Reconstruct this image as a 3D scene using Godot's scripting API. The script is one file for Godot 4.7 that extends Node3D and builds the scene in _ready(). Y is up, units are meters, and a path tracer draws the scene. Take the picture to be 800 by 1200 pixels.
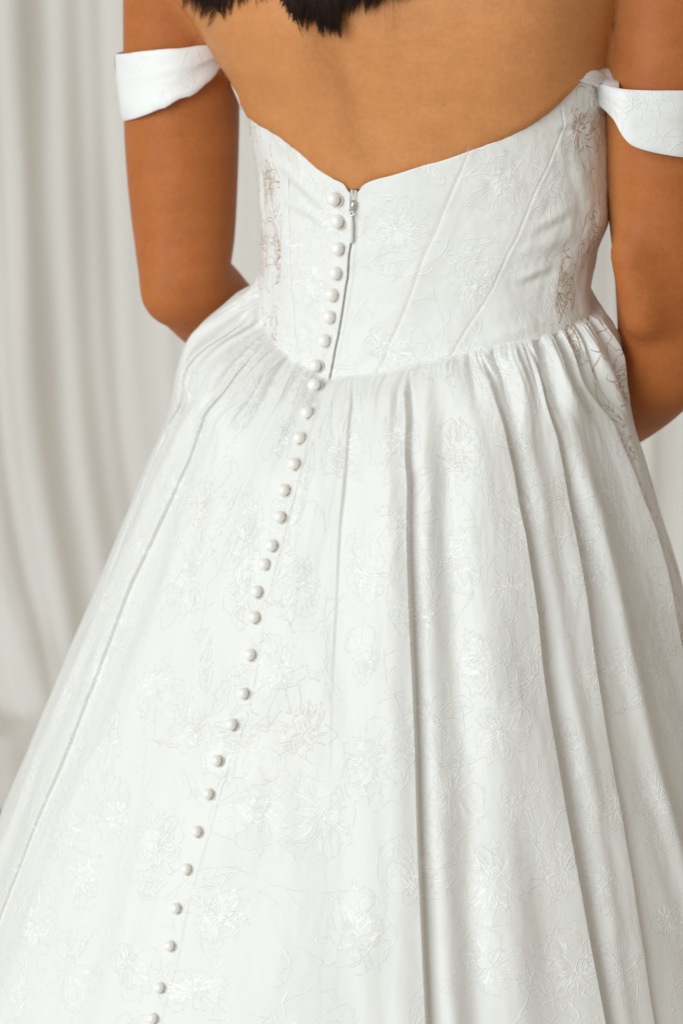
extends Node3D
# A woman in a white jacquard wedding dress, seen from behind in front of white drapes.
# y is up, metres. The floor is y = 0, she faces -z.

const EYE := Vector3(0.0, 1.38, 2.4)
const PITCH := 12.0            # camera looks down, degrees
const FOCAL := 3200.0          # focal length in pixels of the 800 x 1200 photograph

var skirt_mat: StandardMaterial3D
var bodice_mat: StandardMaterial3D
var side_mat: StandardMaterial3D      # the same cloth with bronze-toned threads
var sleeve_mat: StandardMaterial3D
var rng := RandomNumberGenerator.new()
var soft := FastNoiseLite.new()


func _ready() -> void:
	rng.seed = 4711
	soft.seed = 5
	soft.frequency = 1.0
	soft.noise_type = FastNoiseLite.TYPE_SIMPLEX
	soft.fractal_octaves = 2
	camera_and_light()
	make_tables()
	make_materials()
	backdrop()
	person()
	wedding_dress()


# ------------------------------------------------------------------ camera, light

func camera_and_light() -> void:
	var cam := Camera3D.new()
	cam.name = "camera"
	cam.position = EYE
	cam.rotation_degrees.x = -PITCH
	cam.fov = rad_to_deg(2.0 * atan(600.0 / FOCAL))
	cam.near = 0.05
	cam.far = 40.0
	var lens := CameraAttributesPhysical.new()
	lens.frustum_focal_length = 85.0
	lens.exposure_aperture = 4.5
	lens.frustum_focus_distance = 2.24
	lens.frustum_near = 0.05
	lens.frustum_far = 40.0
	cam.attributes = lens
	add_child(cam)
	cam.fov = rad_to_deg(2.0 * atan(600.0 / FOCAL))

	var env := Environment.new()
	env.background_mode = Environment.BG_COLOR
	env.background_color = Color(0.70, 0.672, 0.635)
	env.tonemap_mode = Environment.TONE_MAPPER_LINEAR
	env.tonemap_exposure = 1.0
	env.sdfgi_enabled = true
	env.ssao_enabled = true
	env.ssil_enabled = true
	var we := WorldEnvironment.new()
	we.name = "surroundings"
	we.environment = env
	add_child(we)

	# the wide window behind the photographer, more to the left
	window_light("window_light", Vector3(-2.7, 2.2, 2.9), Vector3(0.05, 1.0, 0.0), Vector2(3.2, 2.9), 16.0, Color(0.925, 0.972, 0.995))


func window_light(called: String, at: Vector3, to: Vector3, size: Vector2, energy: float, color: Color) -> void:
	var l := AreaLight3D.new()
	l.name = called
	l.area_size = size
	l.light_energy = energy
	l.light_color = color
	l.shadow_enabled = true
	l.area_normalize_energy = true
	add_child(l)
	l.look_at_from_position(at, to)


# the point that pixel (px, py) of the photograph shows at depth z
func at(px: float, py: float, z: float) -> Vector3:
	var d := Vector3((px - 400.0) / FOCAL, (600.0 - py) / FOCAL, -1.0).rotated(Vector3.RIGHT, -deg_to_rad(PITCH))
	return EYE + d * ((EYE.z - z) / -d.z)


func size_at(p: Vector3, pixels: float) -> float:
	return pixels / FOCAL * p.distance_to(EYE)


# ------------------------------------------------------------------ small tools

func thing(called: String, label: String, category: String, where := Vector3.ZERO) -> Node3D:
	var o := Node3D.new()
	o.name = called
	o.position = where
	o.set_meta("label", label)
	o.set_meta("category", category)
	add_child(o, true)
	return o


func part(called: String, mesh: Mesh, mat: Material, parent: Node3D, label := "") -> MeshInstance3D:
	var o := MeshInstance3D.new()
	o.name = called
	o.mesh = mesh
	if mat:
		o.material_override = null
		for s in mesh.get_surface_count():
			o.set_surface_override_material(s, mat)
	if label:
		o.set_meta("label", label)
	parent.add_child(o, true)
	return o


func hermite(xs: Array, ys: Array, x: float) -> float:
	var n := xs.size()
	if x <= xs[0]:
		return ys[0]
	if x >= xs[n - 1]:
		return ys[n - 1]
	var i := 0
	while x > xs[i + 1]:
		i += 1
	var h: float = xs[i + 1] - xs[i]
	var t: float = (x - xs[i]) / h
	var s: float = (ys[i + 1] - ys[i]) / h
	var m0 := s
	var m1 := s
	if i > 0:
		var s0: float = (ys[i] - ys[i - 1]) / (xs[i] - xs[i - 1])
		m0 = 0.0 if s0 * s <= 0.0 else 2.0 * s0 * s / (s0 + s)
	if i < n - 2:
		var s1: float = (ys[i + 2] - ys[i + 1]) / (xs[i + 2] - xs[i + 1])
		m1 = 0.0 if s1 * s <= 0.0 else 2.0 * s1 * s / (s1 + s)
	var t2 := t * t
	var t3 := t2 * t
	return (2 * t3 - 3 * t2 + 1) * ys[i] + (t3 - 2 * t2 + t) * h * m0 + (-2 * t3 + 3 * t2) * ys[i + 1] + (t3 - t2) * h * m1


# a table of values every 2 mm of height from y = 0
const STEP := 0.002
const COUNT := 900

func resample(ys: Array, vs: Array) -> PackedFloat32Array:
	var pairs := []
	for i in ys.size():
		pairs.append([ys[i], vs[i]])
	pairs.sort_custom(func(a, b): return a[0] < b[0])
	var a := []
	var b := []
	for p in pairs:
		if a.size() and p[0] - a[-1] < 1e-5:
			continue
		a.append(p[0])
		b.append(p[1])
	var out := PackedFloat32Array()
	out.resize(COUNT)
	for i in COUNT:
		out[i] = hermite(a, b, i * STEP)
	return out


func look(t: PackedFloat32Array, y: float) -> float:
	var f := clampf(y / STEP, 0.0, COUNT - 1.001)
	var i := int(f)
	return t[i] + (t[i + 1] - t[i]) * (f - i)


# a grid of points as a smooth mesh; normals point along `out_sign` times (along columns x along rows)
func grid_mesh(pos: PackedVector3Array, uv: PackedVector2Array, rows: int, cols: int, closed: bool, flip := false, second := PackedByteArray()) -> ArrayMesh:
	var nor := PackedVector3Array()
	nor.resize(pos.size())
	for r in rows:
		var r0 := maxi(r - 1, 0) * cols
		var r1 := mini(r + 1, rows - 1) * cols
		for c in cols:
			var c0 := c - 1
			var c1 := c + 1
			if closed:
				c0 = cols - 2 if c == 0 else c0
				c1 = 1 if c == cols - 1 else c1
			else:
				c0 = maxi(c0, 0)
				c1 = mini(c1, cols - 1)
			var du := pos[r * cols + c1] - pos[r * cols + c0]
			var dv := pos[r1 + c] - pos[r0 + c]
			var n := dv.cross(du)
			nor[r * cols + c] = (-n if flip else n).normalized()
	var m := ArrayMesh.new()
	for which in (2 if second.size() else 1):
		var idx := PackedInt32Array()
		for r in rows - 1:
			for c in cols - 1:
				if second.size() and second[c] != which:
					continue
				var a := r * cols + c
				var b := a + 1
				var d := a + cols
				var e := d + 1
				if flip:
					idx.append_array(PackedInt32Array([a, d, b, b, d, e]))
				else:
					idx.append_array(PackedInt32Array([a, b, d, b, e, d]))
		var arr := []
		arr.resize(Mesh.ARRAY_MAX)
		arr[Mesh.ARRAY_VERTEX] = pos
		arr[Mesh.ARRAY_NORMAL] = nor
		if uv.size():
			arr[Mesh.ARRAY_TEX_UV] = uv
		arr[Mesh.ARRAY_INDEX] = idx
		m.add_surface_from_arrays(Mesh.PRIMITIVE_TRIANGLES, arr)
	return m


# a round tube along points, radii per point
func tube(path: PackedVector3Array, radii: PackedFloat32Array, sides := 8, wide := 1.0) -> ArrayMesh:
	var pos := PackedVector3Array()
	var n := path.size()
	var side := Vector3.ZERO
	for i in n:
		var along := (path[mini(i + 1, n - 1)] - path[maxi(i - 1, 0)]).normalized()
		if i == 0:
			side = along.cross(Vector3.BACK if absf(along.z) < 0.9 else Vector3.UP).normalized()
		side = (side - along * side.dot(along)).normalized()
		var up := along.cross(side)
		for s in sides + 1:
			var a := TAU * s / sides
			pos.append(path[i] + (side * cos(a) * wide + up * sin(a)) * radii[i])
	# close the ends
	var first := path[0]
	var last := path[n - 1]
	var all := PackedVector3Array()
	for s in sides + 1:
		all.append(first)
	all.append_array(pos)
	for s in sides + 1:
		all.append(last)
	return grid_mesh(all, PackedVector2Array(), n + 2, sides + 1, true, true)


# ------------------------------------------------------------------ the outlines read from the photograph

var t_cx: PackedFloat32Array     # torso section: middle, half width, half depth
var t_a: PackedFloat32Array
var t_b: PackedFloat32Array
var s_cx: PackedFloat32Array     # skirt section
var s_a: PackedFloat32Array
var s_b: PackedFloat32Array
var neck_phi: PackedFloat32Array  # neckline and waist seam: height by angle, one entry per degree from -180
var seam_phi: PackedFloat32Array
const SHEAR := 0.26               # her right side is nearer to us


func make_tables() -> void:
	var torso := [
		[-215, 405, 575, 0.058], [-185, 330, 655, 0.070], [-150, 262, 722, 0.085], [-100, 222, 742, 0.104], [-50, 206, 738, 0.116], [0, 209, 720, 0.124], [30, 226, 714, 0.126], [70, 251, 709, 0.125], [110, 275, 709, 0.123], [150, 287, 712, 0.120], [192, 299, 714, 0.116], [250, 304, 712, 0.110], [290, 304, 698, 0.107], [330, 303, 692, 0.105], [365, 301, 697, 0.106], [400, 297, 706, 0.109], [450, 285, 722, 0.115], [560, 262, 748, 0.125], [700, 258, 752, 0.125]]
	var ys := []
	var cx := []
	var a := []
	var b := []
	for r in torso:
		var l := at(r[1], r[0], -0.03)
		var q := at(r[2], r[0], 0.04)
		ys.append((l.y + q.y) / 2)
		cx.append((l.x + q.x) / 2)
		a.append((q.x - l.x) / 2)
		b.append(r[3])
	t_cx = resample(ys, cx)
	t_a = resample(ys, a)
	t_b = resample(ys, b)
	var left := [[320, 304], [335, 300], [350, 279], [365, 262], [385, 238], [408, 218], [440, 206], [470, 200], [500, 193], [560, 165], [665, 122], [740, 90], [847, 45], [960, 0], [1080, -48], [1200, -98], [1330, -150]]
	var right := [[340, 694], [355, 699], [372, 709], [390, 714], [412, 719], [440, 725], [486, 737], [528, 752], [600, 772], [660, 790], [700, 801], [800, 834], [900, 866], [1000, 899], [1100, 932], [1200, 965], [1330, 1010]]
	ys = []
	cx = []
	a = []
	b = []
	var ly := []
	var lx := []
	var ry := []
	var rx := []
	for r in left:
		var p := at(r[1], r[0], -0.01)
		ly.append(p.y)
		lx.append(p.x)
	for r in right:
		var p := at(r[1], r[0], 0.01)
		ry.append(p.y)
		rx.append(p.x)
	ly.append(0.0); lx.append(-0.62)
	ry.append(0.0); rx.append(0.72)
	var tl := resample(ly, lx)
	var tr := resample(ry, rx)
	s_cx = PackedFloat32Array(); s_cx.resize(COUNT)
	s_a = PackedFloat32Array(); s_a.resize(COUNT)
	s_b = PackedFloat32Array(); s_b.resize(COUNT)
	for i in COUNT:
		s_cx[i] = (tl[i] + tr[i]) / 2
		s_a[i] = (tr[i] - tl[i]) / 2
		s_b[i] = s_a[i] * lerpf(0.76, 0.86, smoothstep(0.16, 0.4, s_a[i]))
	# neckline and waist seam
	var neck := [[266, 98], [273, 110], [281, 126], [292, 138], [319, 155], [345, 175], [373, 200], [390, 210], [402, 216], [409, 225], [414, 229], [419, 225], [424, 218.5], [434, 213], [460, 206], [500, 193.5], [546, 179], [600, 157], [640, 132], [668, 106], [686, 90], [700, 84]]
	var waist := [[303.5, 345], [304.5, 356], [306, 372], [313, 392], [328, 410], [345, 423], [364, 434.5], [383.5, 446], [400, 443], [436, 440], [477, 432], [521, 422], [559, 412], [603, 403], [638, 395], [664, 385], [686, 373], [694, 364]]
	neck_phi = by_angle(neck, [[-180, 1.355], [-145, 1.34], [-120, 1.30], [-100, at(274, 116, -0.03).y]], [[92, 1.262], [115, 1.285], [140, 1.34], [180, 1.355]])
	seam_phi = by_angle(waist, [[-180, 1.045], [-130, 1.075], [-98, 1.09]], [[98, 1.08], [130, 1.07], [180, 1.045]])


func by_angle(pixels: Array, before: Array, after: Array) -> PackedFloat32Array:
	var xs := []
	var ys := []
	for p in before:
		xs.append(float(p[0])); ys.append(float(p[1]))
	for p in pixels:
		var h := torso_hit(p[0], p[1])
		var deg := rad_to_deg(h.x)
		if deg > xs[-1] + 0.3 and deg < after[0][0] - 1:
			xs.append(deg); ys.append(h.y)
	for p in after:
		xs.append(float(p[0])); ys.append(float(p[1]))
	var out := PackedFloat32Array()
	out.resize(1441)
	for i in 1441:
		out[i] = hermite(xs, ys, -180 + i * 0.25)
	return out


func look_angle(t: PackedFloat32Array, phi: float) -> float:
	var f := clampf((rad_to_deg(phi) + 180.0) * 4.0, 0.0, 1439.999)
	var i := int(f)
	return t[i] + (t[i + 1] - t[i]) * (f - i)


func bend(v: float) -> float:
	return signf(v) * pow(absf(v), 0.87)


# the dressed torso's surface; phi = 0 faces the camera side, positive towards the right of the picture
func torso_at(phi: float, y: float, grow := 0.0) -> Vector3:
	var a := look(t_a, y)
	var s := bend(sin(phi))
	return Vector3(look(t_cx, y) + (a + grow) * s, y, (look(t_b, y) + grow) * bend(cos(phi)) + SHEAR * a * s)


# (angle, height) where the pixel meets the torso
func torso_hit(px: float, py: float) -> Vector2:
	var z := 0.1
	var phi := 0.0
	var p := Vector3.ZERO
	for i in 30:
		p = at(px, py, z)
		var a := look(t_a, p.y)
		var s := clampf((p.x - look(t_cx, p.y)) / a, -1.0, 1.0)
		phi = asin(signf(s) * pow(absf(s), 1.0 / 0.87))
		z = lerpf(z, torso_at(phi, p.y).z, 0.7)
	return Vector2(phi, p.y)


# the skirt's surface before folds
func skirt_at(phi: float, y: float) -> Vector3:
	var below := look_angle(seam_phi, phi) - y
	var a := look(s_a, y)
	var s := sin(phi)
	var cone := Vector3(look(s_cx, y) + a * s, y, look(s_b, y) * cos(phi) + lerpf(SHEAR, 0.08, smoothstep(0.16, 0.32, a)) * a * s)
	var reach := lerpf(0.085, 0.03, pow(absf(s), 3.0))
	var t := clampf(below / reach, 0.0, 1.0)
	t = 1.0 - (1.0 - t) * (1.0 - t) * (1.0 + t * 0.6)
	if t >= 1.0:
		return cone
	return torso_at(phi, y, 0.001).lerp(cone, t)


func skirt_hit(px: float, py: float) -> Vector2:
	var z := 0.15
	var phi := 0.0
	var p := Vector3.ZERO
	for i in 40:
		p = at(px, py, z)
		# find the angle at this height whose x matches
		var lo := -PI / 2
		var hi := PI / 2
		for j in 22:
			phi = (lo + hi) / 2
			if skirt_at(phi, p.y).x < p.x:
				lo = phi
			else:
				hi = phi
		z = lerpf(z, skirt_at(phi, p.y).z, 0.6)
	return Vector2(phi, p.y)


# ------------------------------------------------------------------ materials

func noise_texture(seed_: int, size: int, freq: float, octaves: int, normal := false, strength := 1.0, ramp: Array = []) -> NoiseTexture2D:
	var n := FastNoiseLite.new()
	n.seed = seed_
	n.frequency = freq
	n.noise_type = FastNoiseLite.TYPE_SIMPLEX_SMOOTH
	n.fractal_octaves = octaves
	var t := NoiseTexture2D.new()
	t.width = size
	t.height = size
	t.seamless = true
	t.noise = n
	if normal:
		t.as_normal_map = true
		t.bump_strength = strength
	if ramp.size():
		var g := Gradient.new()
		g.set_color(0, ramp[0])
		g.set_color(1, ramp[1])
		t.color_ramp = g
	return t


func lin(r: float, g: float, b: float) -> Color:
	return Color(r, g, b).linear_to_srgb()


var skin_mat: StandardMaterial3D
var mole_mat: StandardMaterial3D
var hair_mat: StandardMaterial3D
var pearl_mat: StandardMaterial3D
var cord_mat: StandardMaterial3D
var metal_mat: StandardMaterial3D
var tape_mat: StandardMaterial3D
var thread_mat: StandardMaterial3D


func plain(color: Color, rough: float, metal := 0.0) -> StandardMaterial3D:
	var m := StandardMaterial3D.new()
	m.albedo_color = color
	m.roughness = rough
	m.metallic = metal
	return m


func make_materials() -> void:
	skin_mat = StandardMaterial3D.new()
	skin_mat.albedo_texture = noise_texture(3, 512, 0.012, 4, false, 1.0, [lin(0.55, 0.236, 0.084), lin(0.66, 0.300, 0.116)])
	skin_mat.uv1_triplanar = true
	skin_mat.uv1_world_triplanar = true
	skin_mat.uv1_scale = Vector3(5, 5, 5)
	skin_mat.vertex_color_use_as_albedo = true
	mole_mat = plain(lin(0.16, 0.055, 0.02), 0.5)
	skin_mat.roughness = 0.46
	skin_mat.metallic_specular = 0.30
	skin_mat.subsurf_scatter_enabled = true
	skin_mat.subsurf_scatter_strength = 0.05
	skin_mat.heightmap_enabled = true
	skin_mat.heightmap_texture = noise_texture(8, 1024, 0.16, 2)
	skin_mat.heightmap_scale = 0.045
	skin_mat.detail_enabled = true
	skin_mat.detail_blend_mode = BaseMaterial3D.BLEND_MODE_MUL
	skin_mat.detail_albedo = noise_texture(41, 512, 0.05, 4, false, 1.0, [lin(0.90, 0.80, 0.74), lin(1.0, 1.0, 1.0)])
	skin_mat.detail_uv_layer = BaseMaterial3D.DETAIL_UV_2
	skin_mat.uv2_triplanar = true
	skin_mat.uv2_world_triplanar = true
	skin_mat.uv2_scale = Vector3(6.3, 6.3, 6.3)

	hair_mat = plain(lin(0.030, 0.0125, 0.0065), 0.42)
	hair_mat.metallic_specular = 0.35
	pearl_mat = plain(lin(0.89, 0.86, 0.83), 0.14)
	pearl_mat.clearcoat_enabled = true
	pearl_mat.clearcoat = 0.7
	pearl_mat.clearcoat_roughness = 0.08
	pearl_mat.metallic_specular = 0.7
	cord_mat = plain(lin(0.72, 0.66, 0.58), 0.7)
	thread_mat = plain(lin(0.70, 0.66, 0.60), 0.6)
	metal_mat = plain(lin(0.62, 0.61, 0.60), 0.28, 1.0)
	tape_mat = plain(lin(0.014, 0.011, 0.010), 0.8)
	jacquard()


const TILE := 0.50        # metres of cloth that one repeat of the pattern covers
const TEX := 2048
var px_color: PackedByteArray
var px_orm: PackedByteArray
var px_color2: PackedByteArray
var px_orm2: PackedByteArray
var px_high: PackedByteArray


# The woven pattern: outlined peonies, leaves and stems in raised metallic thread, some petals in satin weave.
func jacquard() -> void:
	var im := Image.create(TEX, TEX, false, Image.FORMAT_RGB8)
	im.fill(lin(0.765, 0.755, 0.728))
	px_color = im.get_data()
	im.fill(Color(1.0, 0.56, 0.0))
	px_orm = im.get_data()
	px_color2 = px_color.duplicate()
	px_orm2 = px_orm.duplicate()
	var hi := Image.create(TEX, TEX, false, Image.FORMAT_L8)
	hi.fill(Color8(96, 96, 96))
	# the fine ribs of the weave
	for y in TEX / 4:
		hi.fill_rect(Rect2i(0, y * 4, TEX, 2), Color8(104, 104, 104))
	px_high = hi.get_data()
	var r := RandomNumberGenerator.new()
	r.seed = 99
	var spots := []
	var tries := 0
	while spots.size() < 46 and tries < 9000:
		tries += 1
		var c := Vector2(r.randf() * TEX, r.randf() * TEX)
		var ok := true
		for s in spots:
			var d: Vector2 = (c - s).abs()
			d = Vector2(minf(d.x, TEX - d.x), minf(d.y, TEX - d.y))
			ok = ok and d.length() > 235
		if ok:
			spots.append(c)
	for i in spots.size():
		flower(r, spots[i], r.randf_range(90, 165), r.randf() * TAU)
	for i in 30:
		var c := Vector2(r.randf() * TEX, r.randf() * TEX)
		leaf(r, c, r.randf() * TAU, r.randf_range(80, 190))
	for i in 60:
		var c := Vector2(r.randf() * TEX, r.randf() * TEX)
		stem(r, c, r.randf() * TAU, r.randf_range(160, 400))
	var made := []
	for d in [[px_color, Image.FORMAT_RGB8], [px_orm, Image.FORMAT_RGB8], [px_high, Image.FORMAT_L8], [px_color2, Image.FORMAT_RGB8], [px_orm2, Image.FORMAT_RGB8]]:
		made.append(ImageTexture.create_from_image(Image.create_from_data(TEX, TEX, false, d[1], d[0])))
	skirt_mat = StandardMaterial3D.new()
	skirt_mat.albedo_texture = made[0]
	skirt_mat.roughness_texture = made[1]
	skirt_mat.roughness_texture_channel = BaseMaterial3D.TEXTURE_CHANNEL_GREEN
	skirt_mat.roughness = 1.0
	skirt_mat.metallic_texture = made[1]
	skirt_mat.metallic_texture_channel = BaseMaterial3D.TEXTURE_CHANNEL_BLUE
	skirt_mat.metallic = 1.0
	skirt_mat.metallic_specular = 0.5
	skirt_mat.heightmap_enabled = true
	skirt_mat.heightmap_texture = made[2]
	skirt_mat.heightmap_scale = 0.078
	skirt_mat.rim_enabled = true
	skirt_mat.rim = 0.15
	bodice_mat = skirt_mat
	side_mat = skirt_mat.duplicate()
	side_mat.albedo_texture = made[3]
	side_mat.roughness_texture = made[4]
	side_mat.metallic_texture = made[4]
	sleeve_mat = skirt_mat.duplicate()
	sleeve_mat.albedo_texture = null
	sleeve_mat.albedo_color = lin(0.81, 0.81, 0.80)
	sleeve_mat.metallic_texture = null
	sleeve_mat.metallic = 0.0
	sleeve_mat.heightmap_scale = 0.05


func dot(x: float, y: float, radius: float, warm: float, raised: int) -> void:
	var r := ceili(radius)
	for j in range(-r, r + 1):
		for i in range(-r, r + 1):
			var d := sqrt(float(i * i + j * j)) / radius
			if d > 1.0:
				continue
			var k := posmod(int(y) + j, TEX) * TEX + posmod(int(x) + i, TEX)
			var h := 96 + int((raised - 96) * (1.0 - d * d))
			if px_high[k] < h:
				px_high[k] = h
			if d < 0.85:
				var w := smoothstep(0.6, 1.0, warm) * 0.30
				px_color[k * 3] = int(lerpf(243, 214, w))
				px_color[k * 3 + 1] = int(lerpf(242, 188, w))
				px_color[k * 3 + 2] = int(lerpf(239, 164, w))
				px_orm[k * 3 + 1] = 96
				px_orm[k * 3 + 2] = int(lerpf(0, 50, w))
				w = 0.45 + 0.55 * warm
				px_color2[k * 3] = int(lerpf(235, 172, w))
				px_color2[k * 3 + 1] = int(lerpf(232, 132, w))
				px_color2[k * 3 + 2] = int(lerpf(228, 102, w))
				px_orm2[k * 3 + 1] = 96
				px_orm2[k * 3 + 2] = int(lerpf(0, 90, w))


# a hand-drawn line: it wavers, breaks off here and there and changes its weight
func stroke(r: RandomNumberGenerator, pts: Array, width: float, warm: float, dash := 0.0) -> void:
	var run := r.randf() * 50.0
	var w1 := r.randf_range(0.02, 0.05)
	for i in pts.size() - 1:
		var a: Vector2 = pts[i]
		var b: Vector2 = pts[i + 1]
		var n := maxi(1, int(a.distance_to(b) / (width * 0.55)))
		if r.randf() < dash:
			run += 11.0
			continue
		for k in n:
			run += width * 0.55
			var p := a.lerp(b, float(k) / n) + Vector2(sin(run * w1) + 0.6 * sin(run * 0.13), cos(run * w1 * 1.3) + 0.6 * sin(run * 0.11 + 2.0)) * 2.2
			dot(p.x, p.y, width * (0.78 + 0.35 * sin(run * 0.045)), warm, 225)


# a petal of satin or matt weave under the outlines
func fill_petal(c: Vector2, dir: float, long: float, wide: float, satin: bool) -> void:
	var n := int(long)
	var u := Vector2.from_angle(dir)
	var v := u.orthogonal()
	for i in n:
		var t := float(i) / n
		var w := wide * pow(sin(PI * pow(t, 0.75)), 0.7)
		for j in range(-int(w), int(w) + 1):
			var p := c + u * i + v * j
			var k := posmod(int(p.y), TEX) * TEX + posmod(int(p.x), TEX)
			px_orm[k * 3 + 1] = 124 if satin else 158
			px_orm2[k * 3 + 1] = px_orm[k * 3 + 1]
			px_high[k] = 118 if satin else 84


func petal(r: RandomNumberGenerator, c: Vector2, dir: float, long: float, wide: float, warm: float, veins: int) -> void:
	var u := Vector2.from_angle(dir)
	var v := u.orthogonal()
	var pts := []
	var wob := r.randf() * TAU
	for i in 33:
		var t := i / 32.0
		var a := lerpf(-1.0, 1.0, t)
		var w := pow(cos(a * PI / 2), 0.55)
		var k := long * (0.12 + 0.88 * w) * (1.0 + 0.06 * sin(a * 9 + wob) + 0.04 * sin(a * 17 + wob * 2))
		var side := wide * sin(a * PI / 2 * 1.0) * (0.35 + 0.65 * sin(PI * minf(1.0, (1.0 - absf(a)) * 1.4 + 0.12)))
		pts.append(c + u * k + v * side)
	stroke(r, pts, r.randf_range(1.4, 2.3), warm, 0.22)
	for i in veins:
		var off := r.randf_range(-0.55, 0.55)
		var t0 := r.randf_range(0.15, 0.4)
		var t1 := r.randf_range(0.5, 0.85)
		var vp := []
		for j in 7:
			var t := lerpf(t0, t1, j / 6.0)
			vp.append(c + u * long * t + v * (wide * off * (0.4 + 0.6 * t) + sin(t * 7 + wob) * 3))
		stroke(r, vp, r.randf_range(1.2, 1.9), warm, 0.15)


func flower(r: RandomNumberGenerator, c: Vector2, size: float, turn: float) -> void:
	var warm := pow(r.randf(), 1.6)
	var squash := Vector2.from_angle(r.randf() * TAU)
	for ring in 3:
		var n: int = [7, 5, 3][ring]
		var long: float = size * [1.0, 0.68, 0.42][ring]
		for i in n:
			if r.randf() < 0.12:
				continue
			var d := turn + ring * 0.5 + TAU * i / n + r.randf_range(-0.35, 0.35)
			var l := long * r.randf_range(0.65, 1.25) * (1.0 + 0.35 * Vector2.from_angle(d).dot(squash))
			var from := c + Vector2.from_angle(d) * long * 0.1 + Vector2(r.randf_range(-8, 8), r.randf_range(-8, 8))
			if r.randf() < 0.6:
				fill_petal(from, d, l * 0.95, l * 0.42, r.randf() < 0.6)
			petal(r, from, d, l, l * r.randf_range(0.34, 0.66), clampf(warm + r.randf_range(-0.2, 0.2), 0, 1), 3 + ring)
	for i in 9:
		var d := r.randf() * TAU
		var e := c + Vector2.from_angle(d) * size * r.randf_range(0.1, 0.3)
		stroke(r, [c, c.lerp(e, 0.5) + Vector2(2, -2), e], 1.7, warm)


func leaf(r: RandomNumberGenerator, c: Vector2, dir: float, long: float) -> void:
	var u := Vector2.from_angle(dir)
	var v := u.orthogonal()
	var wide := long * r.randf_range(0.16, 0.26)
	var warm := pow(r.randf(), 1.8)
	var curve := r.randf_range(-0.2, 0.2)
	for s in [-1, 1]:
		var pts := []
		for i in 15:
			var t := i / 14.0
			pts.append(c + u * long * t + v * (s * wide * sin(PI * pow(t, 0.8)) + curve * long * t * t))
		stroke(r, pts, r.randf_range(1.5, 2.3), warm, 0.16)
	var mid := []
	for i in 9:
		var t := i / 8.0
		mid.append(c + u * long * t + v * curve * long * t * t)
	stroke(r, mid, 1.9, warm)
	for i in 4:
		var t := 0.12 + i * 0.13 + r.randf() * 0.1
		var m := c + u * long * t + v * curve * long * t * t
		for s in [-1, 1]:
			stroke(r, [m, m + u * long * 0.1 + v * s * wide * 0.7 * sin(PI * t)], 1.5, warm, 0.15)


func stem(r: RandomNumberGenerator, c: Vector2, dir: float, long: float) -> void:
	var warm := pow(r.randf(), 1.8)
	var pts := []
	var p := c
	var d := dir
	var turn := r.randf_range(-0.16, 0.16)
	for i in 16:
		pts.append(p)
		d += turn + r.randf_range(-0.1, 0.1)
		p += Vector2.from_angle(d) * long / 16
		if i % 5 == 2:
			var side := []
			var q := p
			var e := d + (0.9 if r.randf() < 0.5 else -0.9)
			for j in 7:
				side.append(q)
				e += turn * 2.5
				q += Vector2.from_angle(e) * long / 28
			stroke(r, side, 1.8, warm)
	stroke(r, pts, 2.2, warm, 0.05)


# ------------------------------------------------------------------ the drapes behind, and the floor

func backdrop() -> void:
	var floor_mesh := PlaneMesh.new()
	floor_mesh.size = Vector2(16, 16)
	var fm := StandardMaterial3D.new()
	fm.albedo_texture = noise_texture(31, 512, 0.02, 4, false, 1.0, [lin(0.55, 0.50, 0.44), lin(0.64, 0.585, 0.52)])
	fm.uv1_scale = Vector3(6, 6, 6)
	fm.roughness = 0.5
	var f := MeshInstance3D.new()
	f.name = "floor"
	f.mesh = floor_mesh
	f.material_override = fm
	f.set_meta("kind", "structure")
	add_child(f, true)

	var cloth := plain(lin(0.82, 0.795, 0.755), 0.9)
	cloth.heightmap_enabled = true
	cloth.heightmap_texture = noise_texture(14, 512, 0.2, 2)
	cloth.uv1_triplanar = true
	cloth.uv1_scale = Vector3(6, 6, 6)
	cloth.heightmap_scale = 0.03
	curtain("curtain", "white floor-length curtain at the left, sweeping outward at its foot", -2.35, 0.12, 11, cloth)
	curtain("curtain", "white curtain hanging straight at the right, behind her right arm", 0.14, 2.3, 23, cloth)


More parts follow.
